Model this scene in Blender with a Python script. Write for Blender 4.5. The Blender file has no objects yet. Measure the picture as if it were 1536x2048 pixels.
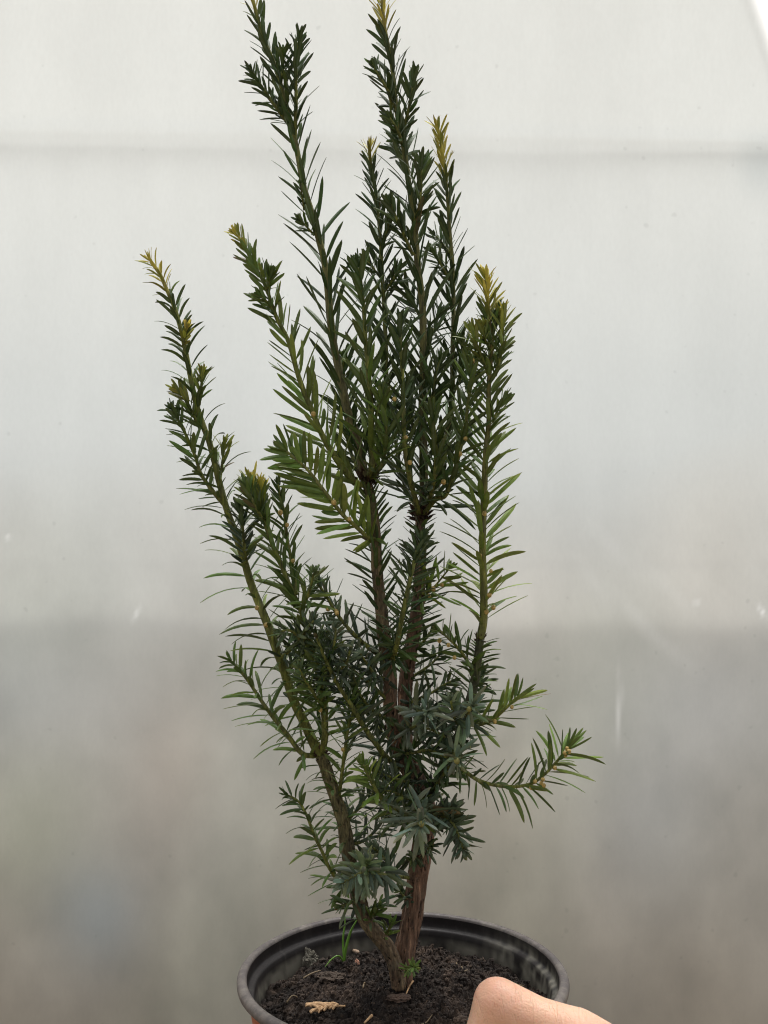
import bpy, math, random
from mathutils import Vector, Matrix, noise
R = math.radians
sc = bpy.context.scene
COL = sc.collection

# ------------------------------------------------------------------ camera, sky, sun, exposure
F = 2213.0            # focal length in photo pixels (1536 x 2048)
D = 0.604             # camera to the stem
ZC = 1.35             # camera height
cam = bpy.data.cameras.new('camera'); camo = bpy.data.objects.new('camera', cam); COL.objects.link(camo)
camo.location = (0, -D, ZC); camo.rotation_euler = (R(90), 0, 0)
cam.sensor_fit = 'VERTICAL'; cam.sensor_height = 24.0; cam.lens = 24.0 * F / 2048.0
cam.clip_start = 0.02; cam.clip_end = 200
cam.dof.use_dof = True; cam.dof.focus_distance = D - 0.01
cam.dof.aperture_fstop = (cam.lens / 1000) / 0.0016
sc.camera = camo

SUN_EL, SUN_ROT = 68, 0      # behind the film, a little to the right
w = bpy.data.worlds.new('World'); sc.world = w; w.use_nodes = True
nt = w.node_tree; bg = nt.nodes['Background']
sky = nt.nodes.new('ShaderNodeTexSky'); sky.sky_type = 'NISHITA'; sky.sun_disc = False
sky.sun_elevation = R(SUN_EL); sky.sun_rotation = R(SUN_ROT); sky.dust_density = 6; sky.air_density = 1.0
hs = nt.nodes.new('ShaderNodeHueSaturation'); hs.inputs['Saturation'].default_value = 0.06
nt.links.new(sky.outputs[0], hs.inputs['Color']); nt.links.new(hs.outputs[0], bg.inputs[0])
bg.inputs[1].default_value = 0.15
sl = bpy.data.lights.new('sun', 'SUN'); sl.energy = 1.5; sl.angle = R(35); sl.color = (1, .985, .96)
slo = bpy.data.objects.new('sun', sl); COL.objects.link(slo)
sd = Vector((0.12, 1.0, math.tan(R(SUN_EL)))).normalized()     # towards the sun
slo.rotation_euler = sd.to_track_quat('Z', 'Y').to_euler()
slo.location = (0, 3, 4)
sc.view_settings.view_transform = 'Standard'; sc.view_settings.look = 'None'
sc.view_settings.exposure = 0.8; sc.view_settings.gamma = 1
sc.render.engine = 'CYCLES'
sc.cycles.use_denoising = True
try: sc.cycles.denoiser = 'OPENIMAGEDENOISE'
except Exception: pass
sc.cycles.max_bounces = 8; sc.cycles.sample_clamp_indirect = 6
sc.cycles.filter_width = 1.1

# ------------------------------------------------------------------ helpers
def P(x, y, dy=0.0):
    """photo pixel + millimetres behind the stem -> a point in the place"""
    d = D + dy / 1000.0
    return Vector(((x - 768) * d / F, dy / 1000.0, ZC - (y - 1024) * d / F))

PX = D / F            # one photo pixel at the stem, in metres

def link(name, verts, faces, mat, parent=None, cols=None, smooth=True, fmat=None):
    me = bpy.data.meshes.new(name); me.from_pydata([tuple(v) for v in verts], [], faces)
    for m in (mat if isinstance(mat, (list, tuple)) else [mat]): me.materials.append(m)
    if cols is not None:
        a = me.attributes.new('Col', 'FLOAT_COLOR', 'POINT')
        a.data.foreach_set('color', [c for q in cols for c in (q[0], q[1], q[2], 1.0)])
    if smooth: me.polygons.foreach_set('use_smooth', [True] * len(me.polygons))
    if fmat: me.polygons.foreach_set('material_index', fmat)
    me.update()
    o = bpy.data.objects.new(name, me); COL.objects.link(o)
    if parent: o.parent = parent; o.matrix_parent_inverse = Matrix.Translation(-parent_loc(parent))
    return o

def parent_loc(o):
    l = Vector(o.location)
    while o.parent: o = o.parent; l += Vector((0, 0, 0))
    return l

def empty(name, loc):
    o = bpy.data.objects.new(name, None); COL.objects.link(o); o.location = loc; o.empty_display_size = .02
    return o

def tag(o, label=None, cat=None, group=None, kind=None):
    if label: o['label'] = label
    if cat: o['category'] = cat
    if group: o['group'] = group
    if kind: o['kind'] = kind
    return o

def mixc(a, b, t): return tuple(a[i] + (b[i] - a[i]) * t for i in range(3))

class NT:
    def __init__(s, name):
        s.m = bpy.data.materials.new(name); s.m.use_nodes = True; s.t = s.m.node_tree
        s.b = s.t.nodes['Principled BSDF']; s.out = s.t.nodes['Material Output']
    def n(s, typ, **kw):
        q = s.t.nodes.new(typ)
        for k, v in kw.items():
            if hasattr(q, k) and not k[0].isupper(): setattr(q, k, v)
            else: q.inputs[k.replace('_', ' ')].default_value = v
        return q
    def l(s, a, b): s.t.links.new(a, b)
    def noise(s, scale, detail=4, rough=.55, vec=None, stretch=None):
        q = s.n('ShaderNodeTexNoise'); q.inputs['Scale'].default_value = scale
        q.inputs['Detail'].default_value = detail; q.inputs['Roughness'].default_value = rough
        tc = s.n('ShaderNodeTexCoord')
        v = tc.outputs['Object']
        if stretch:
            mp = s.n('ShaderNodeMapping'); mp.inputs['Scale'].default_value = stretch
            s.l(v, mp.inputs[0]); v = mp.outputs[0]
        s.l(v, q.inputs['Vector']); return q.outputs['Fac']
    def ramp(s, fac, stops):
        q = s.n('ShaderNodeValToRGB'); e = q.color_ramp.elements
        while len(e) < len(stops): e.new(.5)
        for i, (p, c) in enumerate(stops):
            e[i].position = p; e[i].color = (c, c, c, 1) if not hasattr(c, '__len__') else (*c, 1)
        s.l(fac, q.inputs[0]); return q.outputs[0]
    def mix(s, fac, a, b, mode='MIX'):
        q = s.n('ShaderNodeMix'); q.data_type = 'RGBA'; q.blend_type = mode
        for v, i in ((fac, 0), (a, 6), (b, 7)):
            if hasattr(v, 'links'): s.l(v, q.inputs[i])
            elif i == 0: q.inputs[0].default_value = v
            else: q.inputs[i].default_value = (*v, 1)
        return q.outputs[2]
    def math(s, op, a, b=0.0):
        q = s.n('ShaderNodeMath'); q.operation = op
        for v, i in ((a, 0), (b, 1)):
            if hasattr(v, 'links'): s.l(v, q.inputs[i])
            else: q.inputs[i].default_value = v
        return q.outputs[0]
    def bump(s, h, strength, dist):
        q = s.n('ShaderNodeBump'); q.inputs['Strength'].default_value = strength; q.inputs['Distance'].default_value = dist
        s.l(h, q.inputs['Height']); s.l(q.outputs[0], s.b.inputs['Normal'])
    def attr(s): 
        q = s.n('ShaderNodeAttribute'); q.attribute_name = 'Col'; return q.outputs['Color']

# ------------------------------------------------------------------ materials
def m_needle():
    k = NT('yew_needle')
    c = k.attr()
    v = k.ramp(k.noise(260, 3), [(.3, .78), (.7, 1.2)])
    c = k.mix(1.0, c, v, 'MULTIPLY')
    dust = k.ramp(k.noise(900, 2, .6), [(.62, 0), (.72, 1)])
    zone = k.ramp(k.noise(38, 2), [(.52, 0), (.66, .30)])
    c = k.mix(k.math('MULTIPLY', dust, zone), c, (.42, .44, .38))
    k.l(c, k.b.inputs['Base Color']); k.b.inputs['Roughness'].default_value = .46
    k.b.inputs['Specular IOR Level'].default_value = .30
    tr = k.n('ShaderNodeBsdfTranslucent'); mx = k.n('ShaderNodeMixShader'); mx.inputs[0].default_value = .10
    tc = k.mix(.5, c, (.10, .20, .02)); k.l(tc, tr.inputs[0])
    k.l(k.b.outputs[0], mx.inputs[1]); k.l(tr.outputs[0], mx.inputs[2]); k.l(mx.outputs[0], k.out.inputs[0])
    return k.m
def m_bark():
    k = NT('yew_bark')
    c = k.attr()
    s1 = k.ramp(k.noise(520, 5, .7, stretch=(1, 1, .16)), [(.30, .22), (.46, .75), (.60, 1.35), (.72, 2.6)])
    c = k.mix(1.0, c, s1, 'MULTIPLY')
    g = k.ramp(k.noise(70, 3, .6), [(.5, 0), (.72, .30)])
    c = k.mix(g, c, (.21, .20, .135))
    k.l(c, k.b.inputs['Base Color']); k.b.inputs['Roughness'].default_value = .75
    k.bump(k.noise(330, 5, .7, stretch=(1, 1, .16)), 1.0, .0025)
    return k.m
def m_simple(name, c, rough=.6, nscale=60, lo=.7, hi=1.3, bump=None, sss=0, spec=.5):
    k = NT(name)
    v = k.ramp(k.noise(nscale, 5, .6), [(.3, lo), (.7, hi)])
    k.l(k.mix(1.0, c, v, 'MULTIPLY'), k.b.inputs['Base Color'])
    k.b.inputs['Roughness'].default_value = rough; k.b.inputs['Specular IOR Level'].default_value = spec
    if bump: k.bump(k.noise(bump[0], 5, .6), bump[1], bump[2])
    if sss:
        k.b.inputs['Subsurface Weight'].default_value = sss
        k.b.inputs['Subsurface Radius'].default_value = (1, .35, .2); k.b.inputs['Subsurface Scale'].default_value = .004
    return k.m
def m_soil():
    k = NT('potting_soil')
    a = k.ramp(k.noise(90, 6, .7), [(.30, (.007, .005, .004)), (.50, (.020, .0135, .010)), (.64, (.050, .034, .024)), (.78, (.11, .075, .052))])
    lo = k.ramp(k.noise(26, 4, .6), [(.42, .75), (.62, 2.0)])
    a = k.mix(1.0, a, lo, 'MULTIPLY'); fb = k.ramp(k.noise(420, 2, .5), [(.66, 0), (.74, .6)]); a = k.mix(fb, a, (.12, .08, .05))
    k.l(a, k.b.inputs['Base Color']); k.b.inputs['Roughness'].default_value = .9
    k.b.inputs['Specular IOR Level'].default_value = .35
    k.bump(k.noise(700, 6, .7), .8, .0012)
    return k.m
def m_pot(name, base, dusty, amt, attr=False):
    k = NT(name)
    if attr: base = k.attr()
    n1 = k.ramp(k.noise(45, 6, .7), [(.46, 0), (.75, amt)])
    n2 = k.ramp(k.noise(220, 4, .7, stretch=(1, 1, .3)), [(.50, 0), (.80, amt)])
    c = k.mix(n1, base, dusty); c = k.mix(n2, c, dusty)
    n3 = k.ramp(k.noise(900, 3, .7), [(.64, 0), (.72, amt * 1.3)]); c = k.mix(n3, c, dusty)
    k.l(c, k.b.inputs['Base Color']); k.b.inputs['Roughness'].default_value = .5; k.b.inputs['Specular IOR Level'].default_value = .22 if attr else .4
    k.bump(k.noise(500, 4), .25, .0004)
    return k.m
def m_film():
    k = NT('greenhouse_film')
    c = k.attr()
    wv = k.ramp(k.noise(16, 4, .55, stretch=(1, 1, .18)), [(.35, .985), (.65, 1.012)])
    c = k.mix(1.0, c, wv, 'MULTIPLY')
    fib = k.ramp(k.noise(240, 3, .6, stretch=(1, 1, .4)), [(.35, .985), (.65, 1.012)])
    c = k.mix(1.0, c, fib, 'MULTIPLY')
    sp = k.ramp(k.noise(70, 1, .4), [(.20, .90), (.26, 1)])       # small specks of dirt
    c = k.mix(1.0, c, sp, 'MULTIPLY')
    df = k.n('ShaderNodeBsdfDiffuse'); tr = k.n('ShaderNodeBsdfTranslucent'); mx = k.n('ShaderNodeMixShader')
    mx.inputs[0].default_value = .82
    k.l(c, df.inputs[0]); k.l(c, tr.inputs[0])
    bp = k.n('ShaderNodeBump'); bp.inputs['Strength'].default_value = .25; bp.inputs['Distance'].default_value = .01
    k.l(k.noise(7, 3, .5, stretch=(1, 1, .35)), bp.inputs['Height'])
    k.l(bp.outputs[0], df.inputs['Normal'])
    k.l(df.outputs[0], mx.inputs[1]); k.l(tr.outputs[0], mx.inputs[2]); k.l(mx.outputs[0], k.out.inputs[0])
    return k.m
def m_skin():
    k = NT('skin')
    v = k.ramp(k.noise(55, 4, .6), [(.3, (.66, .375, .235)), (.7, (.76, .475, .320))])
    k.l(v, k.b.inputs['Base Color']); k.b.inputs['Roughness'].default_value = .5
    k.b.inputs['Subsurface Weight'].default_value = .5; k.b.inputs['Subsurface Radius'].default_value = (1, .35, .2)
    k.b.inputs['Subsurface Scale'].default_value = .004
    vo = k.n('ShaderNodeTexVoronoi'); vo.inputs['Scale'].default_value = 900
    tc = k.n('ShaderNodeTexCoord'); k.l(tc.outputs['Object'], vo.inputs['Vector'])
    rr = k.ramp(k.noise(24, 3, .6), [(.40, 0), (.66, .55)]); c2 = k.mix(rr, v, (.68, .35, .25)); k.l(c2, k.b.inputs['Base Color'])
    wr = k.ramp(k.noise(95, 3, .6, stretch=(1.6, .3, .5)), [(.455, 1), (.485, .2), (.515, 1)])       # creases
    h = k.math('ADD', k.math('MULTIPLY', vo.outputs['Distance'], .30), k.noise(260, 4, .6, stretch=(.5, 1, 1)))
    h = k.math('ADD', h, k.math('MULTIPLY', wr, .55))
    k.bump(h, .55, .0008)
    return k.m
M_N, M_B, M_F, M_SKIN, M_SOIL = m_needle(), m_bark(), m_film(), m_skin(), m_soil()
M_BUD = m_simple('yew_bud', (.40, .285, .085), .6, 900, .35, 1.5, (900, .6, .0005))
M_BUDG = m_simple('yew_leaf_bud', (.20, .19, .05), .55, 600, .6, 1.4)
M_SCALE = m_simple('bud_scales', (.085, .05, .03), .8, 500, .5, 1.6)
M_TERRA = m_pot('terracotta_plastic', (.36, .085, .028), (.40, .20, .13), .35)
M_BLACK = m_pot('dark_plastic', None, (.10, .09, .08), .10, True)
M_RIM = m_pot('rim_plastic', (.064, .053, .051), (.25, .22, .18), .50)
M_GRASS = m_simple('grass_blade', (.13, .27, .035), .45, 200, .8, 1.2)
M_GRASSB = m_simple('withered_needle', (.17, .12, .065), .6, 200, .7, 1.3)
M_TAN = m_simple('dry_scrap', (.50, .31, .16), .7, 500, .6, 1.3)
M_ROOT = m_simple('pale_root', (.36, .25, .17), .7, 400, .5, 1.3)
M_STONE = m_simple('crusted_lump', (.12, .11, .085), .9, 250, .5, 1.5, (500, .8, .001))
M_PINK = m_simple('pink_grit', (.48, .26, .18), .8, 300, .8, 1.2)
M_NAIL = m_simple('nail', (.72, .46, .38), .3, 100, .95, 1.05)
M_SHADEWALL = m_simple('shade_wall_grey', (.20, .175, .145), .9, 6, .75, 1.25)
M_RAIL = m_simple('rail_wood', (.30, .28, .25), .8, 20, .8, 1.2)

# ------------------------------------------------------------------ the film wall, rail, ground and an added shade wall outside
WY = 1.0                                     # film, metres behind the stem
def g2(x, z, cx, cz, sx, sz): return math.exp(-((x - cx) / sx) ** 2 - ((z - cz) / sz) ** 2)
def wp(px, py):                              # pixel -> (x, z) on the film
    d = D + WY; return (px - 768) * d / F, ZC - (py - 1024) * d / F
WPX = (D + WY) / F
def film_colour(x, z):
    n = noise.noise(Vector((x * 2.1, z * 1.9, 3.1))); n2 = noise.noise(Vector((x * 5.5, z * 4.5, 9.7)))
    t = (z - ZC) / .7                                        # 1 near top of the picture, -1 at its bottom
    a = Vector((.594, .612, .593)) * (1 - .15 * max(0, min(1, (.65 - t) / 1.1)))  # backlight fading downwards, painted into the film colour
    dirt_and_light = min(1, max(0, (-t + .05) * .62 + n * .22 + n2 * .10))     # soil splash and algae, plus part of the backlight gradient painted in
    a = a.lerp(Vector((.70, .615, .500)), dirt_and_light)
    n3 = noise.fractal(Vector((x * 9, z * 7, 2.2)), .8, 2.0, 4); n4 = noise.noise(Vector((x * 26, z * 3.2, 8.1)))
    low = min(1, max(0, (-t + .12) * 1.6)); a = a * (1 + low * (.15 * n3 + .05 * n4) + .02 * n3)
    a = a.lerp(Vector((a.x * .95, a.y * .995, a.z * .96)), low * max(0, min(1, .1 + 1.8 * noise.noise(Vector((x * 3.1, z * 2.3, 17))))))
    edge = wp(0, 1250 + 5 * n2 * 4)[1]                       # below here the film colour is darkened for dimmer light coming through
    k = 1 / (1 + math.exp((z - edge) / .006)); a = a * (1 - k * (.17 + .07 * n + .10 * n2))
    a = a * (1 + .05 * n2 * min(1, dirt_and_light * 3) + .02 * n)
    lx, lz = wp(1519, 40); e = ((x - lx) * .94 + (z - lz) * .33) / WPX   # seam in the upper right corner
    if z > ZC: a = a.lerp(Vector((1, 1, 1)), 1 / (1 + math.exp(-max(-30, min(30, (e - 8) / 5))))); a = a * (1 - .10 * math.exp(-((e + 10) / 9) ** 2))
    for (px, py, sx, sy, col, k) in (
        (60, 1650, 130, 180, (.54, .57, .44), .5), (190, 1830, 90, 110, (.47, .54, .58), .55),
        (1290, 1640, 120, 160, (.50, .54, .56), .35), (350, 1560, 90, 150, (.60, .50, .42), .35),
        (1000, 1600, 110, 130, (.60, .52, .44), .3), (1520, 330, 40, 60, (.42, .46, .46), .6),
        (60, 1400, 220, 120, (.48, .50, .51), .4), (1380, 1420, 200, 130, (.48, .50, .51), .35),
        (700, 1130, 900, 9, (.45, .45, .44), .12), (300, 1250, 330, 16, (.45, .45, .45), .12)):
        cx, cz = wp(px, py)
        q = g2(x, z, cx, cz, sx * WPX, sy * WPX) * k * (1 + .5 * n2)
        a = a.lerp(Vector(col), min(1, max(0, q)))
    for (px, py, sx, sy, ang, k) in (                        # scuffs and folds in the plastic
        (1236, 1430, 4, 50, 2, .40), (1240, 1370, 3, 40, -6, .18), (1270, 1230, 14, 60, -40, .09), (1340, 1180, 12, 80, -44, .07), (1230, 1100, 15, 70, -42, .07),
        (1190, 1170, 14, 60, -34, .08), (1330, 1290, 14, 80, -48, .07), (272, 1228, 4, 14, 25, .5),
        (1522, 1222, 4, 12, -30, .8), (1392, 1205, 6, 5, 0, .5), (15, 1075, 5, 5, 0, .5)):
        cx, cz = wp(px, py); ca, sa = math.cos(R(ang)), math.sin(R(ang))
        dx, dz = x - cx, z - cz; u, v = dx * ca - dz * sa, dx * sa + dz * ca
        q = g2(u, v, 0, 0, sx * WPX, sy * WPX) * k
        if q > .01: a = a.lerp(Vector((.95, .95, .93)), min(1, q))
    return a
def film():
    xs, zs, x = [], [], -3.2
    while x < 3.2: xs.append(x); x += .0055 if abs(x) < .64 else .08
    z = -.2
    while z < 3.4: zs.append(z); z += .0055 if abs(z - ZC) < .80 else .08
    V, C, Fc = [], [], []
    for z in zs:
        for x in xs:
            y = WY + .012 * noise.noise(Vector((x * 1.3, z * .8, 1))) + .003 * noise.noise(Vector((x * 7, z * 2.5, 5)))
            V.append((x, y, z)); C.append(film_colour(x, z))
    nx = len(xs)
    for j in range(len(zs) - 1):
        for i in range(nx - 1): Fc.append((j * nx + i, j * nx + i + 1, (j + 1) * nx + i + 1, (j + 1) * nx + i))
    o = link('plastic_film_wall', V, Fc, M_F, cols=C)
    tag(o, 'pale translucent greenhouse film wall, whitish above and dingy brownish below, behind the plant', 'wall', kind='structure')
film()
def box(name, lo, hi, mat, parent=None, bev=.004):
    import bmesh
    bm = bmesh.new(); bmesh.ops.create_cube(bm, size=1)
    for v in bm.verts:
        v.co = Vector([(lo[i] + hi[i]) / 2 + v.co[i] * (hi[i] - lo[i]) for i in range(3)])
    bmesh.ops.bevel(bm, geom=bm.edges[:], offset=bev, segments=2, affect='EDGES')
    me = bpy.data.meshes.new(name); bm.to_mesh(me); bm.free(); me.materials.append(mat)
    o = bpy.data.objects.new(name, me); COL.objects.link(o)
    if parent: o.parent = parent
    return o
rz = wp(0, 268)[1]
o = box('film_rail', (-3.2, -.002, -.0011), (3.2, .002, .0011), M_RAIL, bev=.0004)
o.location = (0, WY + .018, rz); o.rotation_euler = (0, R(.75), 0)
tag(o, 'slim horizontal rail dimly showing through the film near the top of the picture', 'rail')
bz = wp(0, 1262)[1]
o = box('added_shade_wall', (-3.2, WY + .38, -.2), (3.2, WY + .50, ZC + .14), M_SHADEWALL)  # added unseen wall that shades the lower film from behind
tag(o, 'added grey wall, unseen behind the film, shading its lower half', 'wall', kind='structure')
gm = m_simple('bare_earth', (.20, .15, .10), .95, 3, .7, 1.3)
o = link('ground', [(-14, -6, -.22), (14, -6, -.22), (14, 22, -.22), (-14, 22, -.22)], [(0, 1, 2, 3)], gm, smooth=False)
tag(o, kind='structure')

# ------------------------------------------------------------------ the pot
PC = P(806.5, 0, 0).x; ZR = ZC - .4145 * D
def lathe(prof, n=128, wob=0):
    V, Fc = [], []
    for (r, z) in prof:
        for i in range(n):
            a = 2 * math.pi * i / n
            rr = r + wob * noise.noise(Vector((math.cos(a) * 1.5, math.sin(a) * 1.5, 0)))
            V.append((PC + rr * math.cos(a), rr * math.sin(a), ZR + z))
    for j in range(len(prof) - 1):
        for i in range(n):
            k = (i + 1) % n; Fc.append((j * n + i, j * n + k, (j + 1) * n + k, (j + 1) * n + i))
    return V, Fc
pot = tag(empty('flower_pot', (PC, 0, ZR - .15)), 'round terracotta coloured plastic pot with dark inside and rolled rim', 'pot')
V, Fc = lathe([(.0, -.1500), (.058, -.1500), (.0605, -.1480), (.0625, -.135), (.0838, -.0105), (.0866, -.0046)][::-1], wob=.0008)
link('outer_wall', V, Fc, M_TERRA, pot)
inner = [(0, -.1475), (.0575, -.1470), (.060, -.140), (.0700, -.070), (.0772, -.030)]
inner += [(.0772 + (.0806 - .0772) * k / 9, -.030 + (.030 - .0088) * k / 9) for k in range(1, 10)]
inner += [(.0810, -.0082), (.0817, -.0077), (.0828, -.0074), (.0838, -.0072), (.0842, -.0064), (.0844, -.004), (.0846, -.0012)]
V, Fc = lathe(inner, n=360, wob=.0008)
C = []
for v in V:
    x, y, z = v[0] - PC, v[1], v[2] - ZR; an = math.atan2(y, x)
    n1 = noise.noise(Vector((x * 60, y * 60, z * 60))); n2 = noise.noise(Vector((x * 260, y * 260, z * 200))); n3 = noise.noise(Vector((an * 30, z * 25, 4)))
    dirt = max(0, min(1, 1 - abs(z + .0175) / .0065)) * (.50 + .8 * n1 + .5 * n2)          # splash line just above the soil
    dirt += max(0, n3 * .9 + n2 * .5 - .35) * .4
    dirt += min(1, max(0, (x - .045) / .025)) * max(0, .35 + n1 + n2 * 1.3) * max(0, 1 - abs(z + .010) / .010) * .8
    if x < -.04 and y < .06: dirt += max(0, .25 + n1 + n2 * .7) * max(0, 1 - abs(z + .018) / .007) * .6
    C.append(mixc((.010, .0078, .0078), (.17, .16, .13), max(0, min(.8, dirt))))
link('inner_wall', V, Fc, M_BLACK, pot, C)
V, Fc = lathe([(.0846, -.0014), (.0848, -.0004), (.0856, .0004), (.0870, .0006), (.0886, .0002), (.0897, -.0010), (.0901, -.0024),
               (.0899, -.0040), (.0890, -.0050), (.0876, -.0052), (.0860, -.0048), (.0850, -.0040), (.0846, -.0014)], n=220, wob=.0008)
link('rim', V, Fc, M_RIM, pot)

# ------------------------------------------------------------------ the soil
SZ = ZR - .0125
def soil_z(x, y):
    r = math.hypot(x - PC, y) / .078
    h = .0045 * noise.fractal(Vector((x * 38, y * 38, 2)), .8, 2.1, 4) + .0030 * noise.fractal(Vector((x * 160, y * 160, 7)), .7, 2.1, 4)
    h += .0022 * abs(noise.noise(Vector((x * 300, y * 300, 3)))) + .0012 * noise.noise(Vector((x * 700, y * 700, 5)))
    h += .005 * math.exp(-((x - PC - .002) ** 2 + y * y) / .0006)       # a little mound at the stem
    h += .006 * math.exp(-((x - PC + .052) ** 2 + (y - .03) ** 2) / .0004) * .6
    h -= .007 * max(0, min(1, (r - .55) / .4)) ** 1.5 * (1 if y > -.03 else .5)
    h -= .003 * max(0, min(1, (r - .5) / .4)) * max(0, -(x - PC) / .07)
    return SZ + h
def soil():
    V, Fc, n, rings = [], [], 420, 170
    for j in range(rings + 1):
        r = .0790 * (j / rings) ** .8
        for i in range(n):
            a = 2 * math.pi * i / n; x, y = PC + r * math.cos(a), r * math.sin(a)
            V.append((x, y, soil_z(x, y)))
    for j in range(rings):
        for i in range(n):
            k = (i + 1) % n; Fc.append((j * n + i, j * n + k, (j + 1) * n + k, (j + 1) * n + i))
    rd = random.Random(5)
    ico = [Vector(v).normalized() for v in ((0, -.53, .85), (0, .53, .85), (0, -.53, -.85), (0, .53, -.85), (.85, 0, .53), (.85, 0, -.53), (-.85, 0, .53), (-.85, 0, -.53), (.53, .85, 0), (-.53, .85, 0), (.53, -.85, 0), (-.53, -.85, 0))]
    icf = [(0,4,1),(0,1,6),(0,6,11),(0,11,10),(0,10,4),(1,4,8),(1,8,9),(1,9,6),(2,10,11),(2,11,7),(2,7,3),(2,3,5),(2,5,10),(3,7,9),(3,9,8),(3,8,5),(4,10,5),(4,5,8),(6,9,7),(6,7,11)]
    for q in range(8500):                                    # crumbs and clods
        r = .0765 * math.sqrt(rd.random()); a = rd.random() * 6.2832
        x, y = PC + r * math.cos(a), r * math.sin(a)
        s = .0003 + .0013 * rd.random() ** 3 + (.0016 * rd.random() if rd.random() < .02 else 0)
        b = len(V); c = Vector((x, y, soil_z(x, y) + s * .4)); sx = Vector([s * rd.uniform(.6, 1.3) for _ in range(3)])
        for v in ico:
            k = rd.uniform(.55, 1.35); V.append(c + Vector((v.x * sx.x, v.y * sx.y, v.z * sx.z)) * k)
        Fc += [tuple(b + t for t in f) for f in icf]
    tag(link('soil', V, Fc, M_SOIL, smooth=False), 'dark crumbly potting soil filling the pot', 'soil', kind='stuff')
soil()

# ------------------------------------------------------------------ the yew
def catmull(pts, step):
    pts = [Vector(p) for p in pts]
    e = [pts[0] * 2 - pts[1]] + pts + [pts[-1] * 2 - pts[-2]]
    dense = []
    for i in range(1, len(e) - 2):
        for k in range(24):
            t = k / 24; a, b, c, d = e[i - 1], e[i], e[i + 1], e[i + 2]
            dense.append(.5 * ((2 * b) + (c - a) * t + (2 * a - 5 * b + 4 * c - d) * t * t + (3 * b - a - 3 * c + d) * t ** 3))
    dense.append(e[-2])
    out, acc, tot = [dense[0]], 0, 0
    for a, b in zip(dense, dense[1:]):
        L = (b - a).length; pos = 0
        while acc + (L - pos) >= step:
            pos += step - acc; acc = 0; out.append(a.lerp(b, pos / L)); tot += 1
        acc += L - pos
    if (out[-1] - dense[-1]).length > step * .3: out.append(dense[-1])
    return out
def frame(t):
    u = t.cross(Vector((0, 1, 0)))
    if u.length < .25: u = t.cross(Vector((0, 0, 1)))
    u.normalize(); return u, u.cross(t).normalized()
BROWN, GREENSTEM, YELST, OLIVE = (.180, .105, .064), (.145, .160, .030), (.34, .29, .06), (.135, .115, .045)
def tube(path, r0, r1, c0, c1, seed, sides=12, lump=.10, flare=0, ridge=0):
    V, Fc, C = [], [], []; n = len(path)
    for j, p in enumerate(path):
        s = j / (n - 1); t = (path[min(j + 1, n - 1)] - path[max(j - 1, 0)]).normalized(); u, v = frame(t)
        r = r0 + (r1 - r0) * s + flare * math.exp(-s * 14)
        if j == n - 1: r *= .3
        for i in range(sides):
            a = 2 * math.pi * i / sides
            d = u * math.cos(a) + v * math.sin(a)
            q = 1 + lump * noise.noise(Vector((d.x * 2.2 + seed, d.y * 2.2, p.z * 60))) * 1.6 + lump * .6 * noise.noise(Vector((d.x * 5, d.y * 5 + seed, p.z * 180)))
            if ridge: q += ridge * abs(noise.noise(Vector((math.cos(a) * 3 + seed, math.sin(a) * 3, p.z * 22))))
            if ridge:
                q += ridge * 1.1 * noise.noise(Vector((math.cos(a) * 5 + seed, math.sin(a) * 5, p.z * 28)))
                q += ridge * .9 * noise.noise(Vector((math.cos(a) * 11 + seed, math.sin(a) * 11, p.z * 60)))
                if noise.noise(Vector((math.cos(a) * 2 + seed, math.sin(a) * 2, p.z * 45))) > .28: q += .045
            V.append(p + d * r * q)
            cc = mixc(c0, c1, min(1, max(0, s + .35 * noise.noise(Vector((d.x * 1.5 + seed, d.y * 1.5, p.z * 35))))))
            C.append(cc)
    for j in range(n - 1):
        for i in range(sides):
            k = (i + 1) % sides; Fc.append((j * sides + i, j * sides + k, (j + 1) * sides + k, (j + 1) * sides + i))
    Fc.append(tuple(range(sides))[::-1]); Fc.append(tuple((n - 1) * sides + i for i in range(sides)))
    return V, Fc, C

RINGS = [(0, .26), (.05, .40), (.14, .82), (.30, 1.0), (.48, 1.0), (.66, .97), (.82, .82), (.93, .50), (1.0, .04)]
def needle(G, base, t, r, L, W, a0, a1, face, droop, side, col, colb, rd):
    """one needle: a bent lens-section blade with a raised midrib"""
    V, Fc, C = G; b = len(V); p = base.copy(); prev = 0; thick = W * .15
    for (s, wf) in RINGS:
        a = a0 + (a1 - a0) * s
        d = t * math.cos(a) + r * math.sin(a) + Vector((0, 0, -1)) * droop * s * s + side * s
        d.normalize()
        p = p + d * (s - prev) * L; prev = s
        nrm = (t - d * t.dot(d)) * (1 - abs(face[0])) + face[1] * face[0]
        nrm = nrm - d * nrm.dot(d)
        if nrm.length < 1e-4: nrm = frame(d)[0]
        nrm.normalize(); wd = d.cross(nrm)
        hw = W * .5 * wf
        V += [p - wd * hw, p + nrm * thick * (.4 + .6 * wf), p + wd * hw, p - nrm * thick * .5 * wf]
        tipc = .25 if s > .9 else 0
        ct = mixc(col, (col[0] * 1.6 + .02, col[1] * 1.1 + .01, col[2]), tipc)
        C += [ct, mixc(ct, colb, .12), ct, colb]
    m = len(RINGS)
    for j in range(m - 1):
        for i in range(4):
            k = (i + 1) % 4; Fc.append((b + j * 4 + i, b + (j + 1) * 4 + i, b + (j + 1) * 4 + k, b + j * 4 + k))
    e = b + (m - 1) * 4; Fc.append((e, e + 1, e + 2, e + 3)); Fc.append((b + 3, b + 2, b + 1, b))

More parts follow.
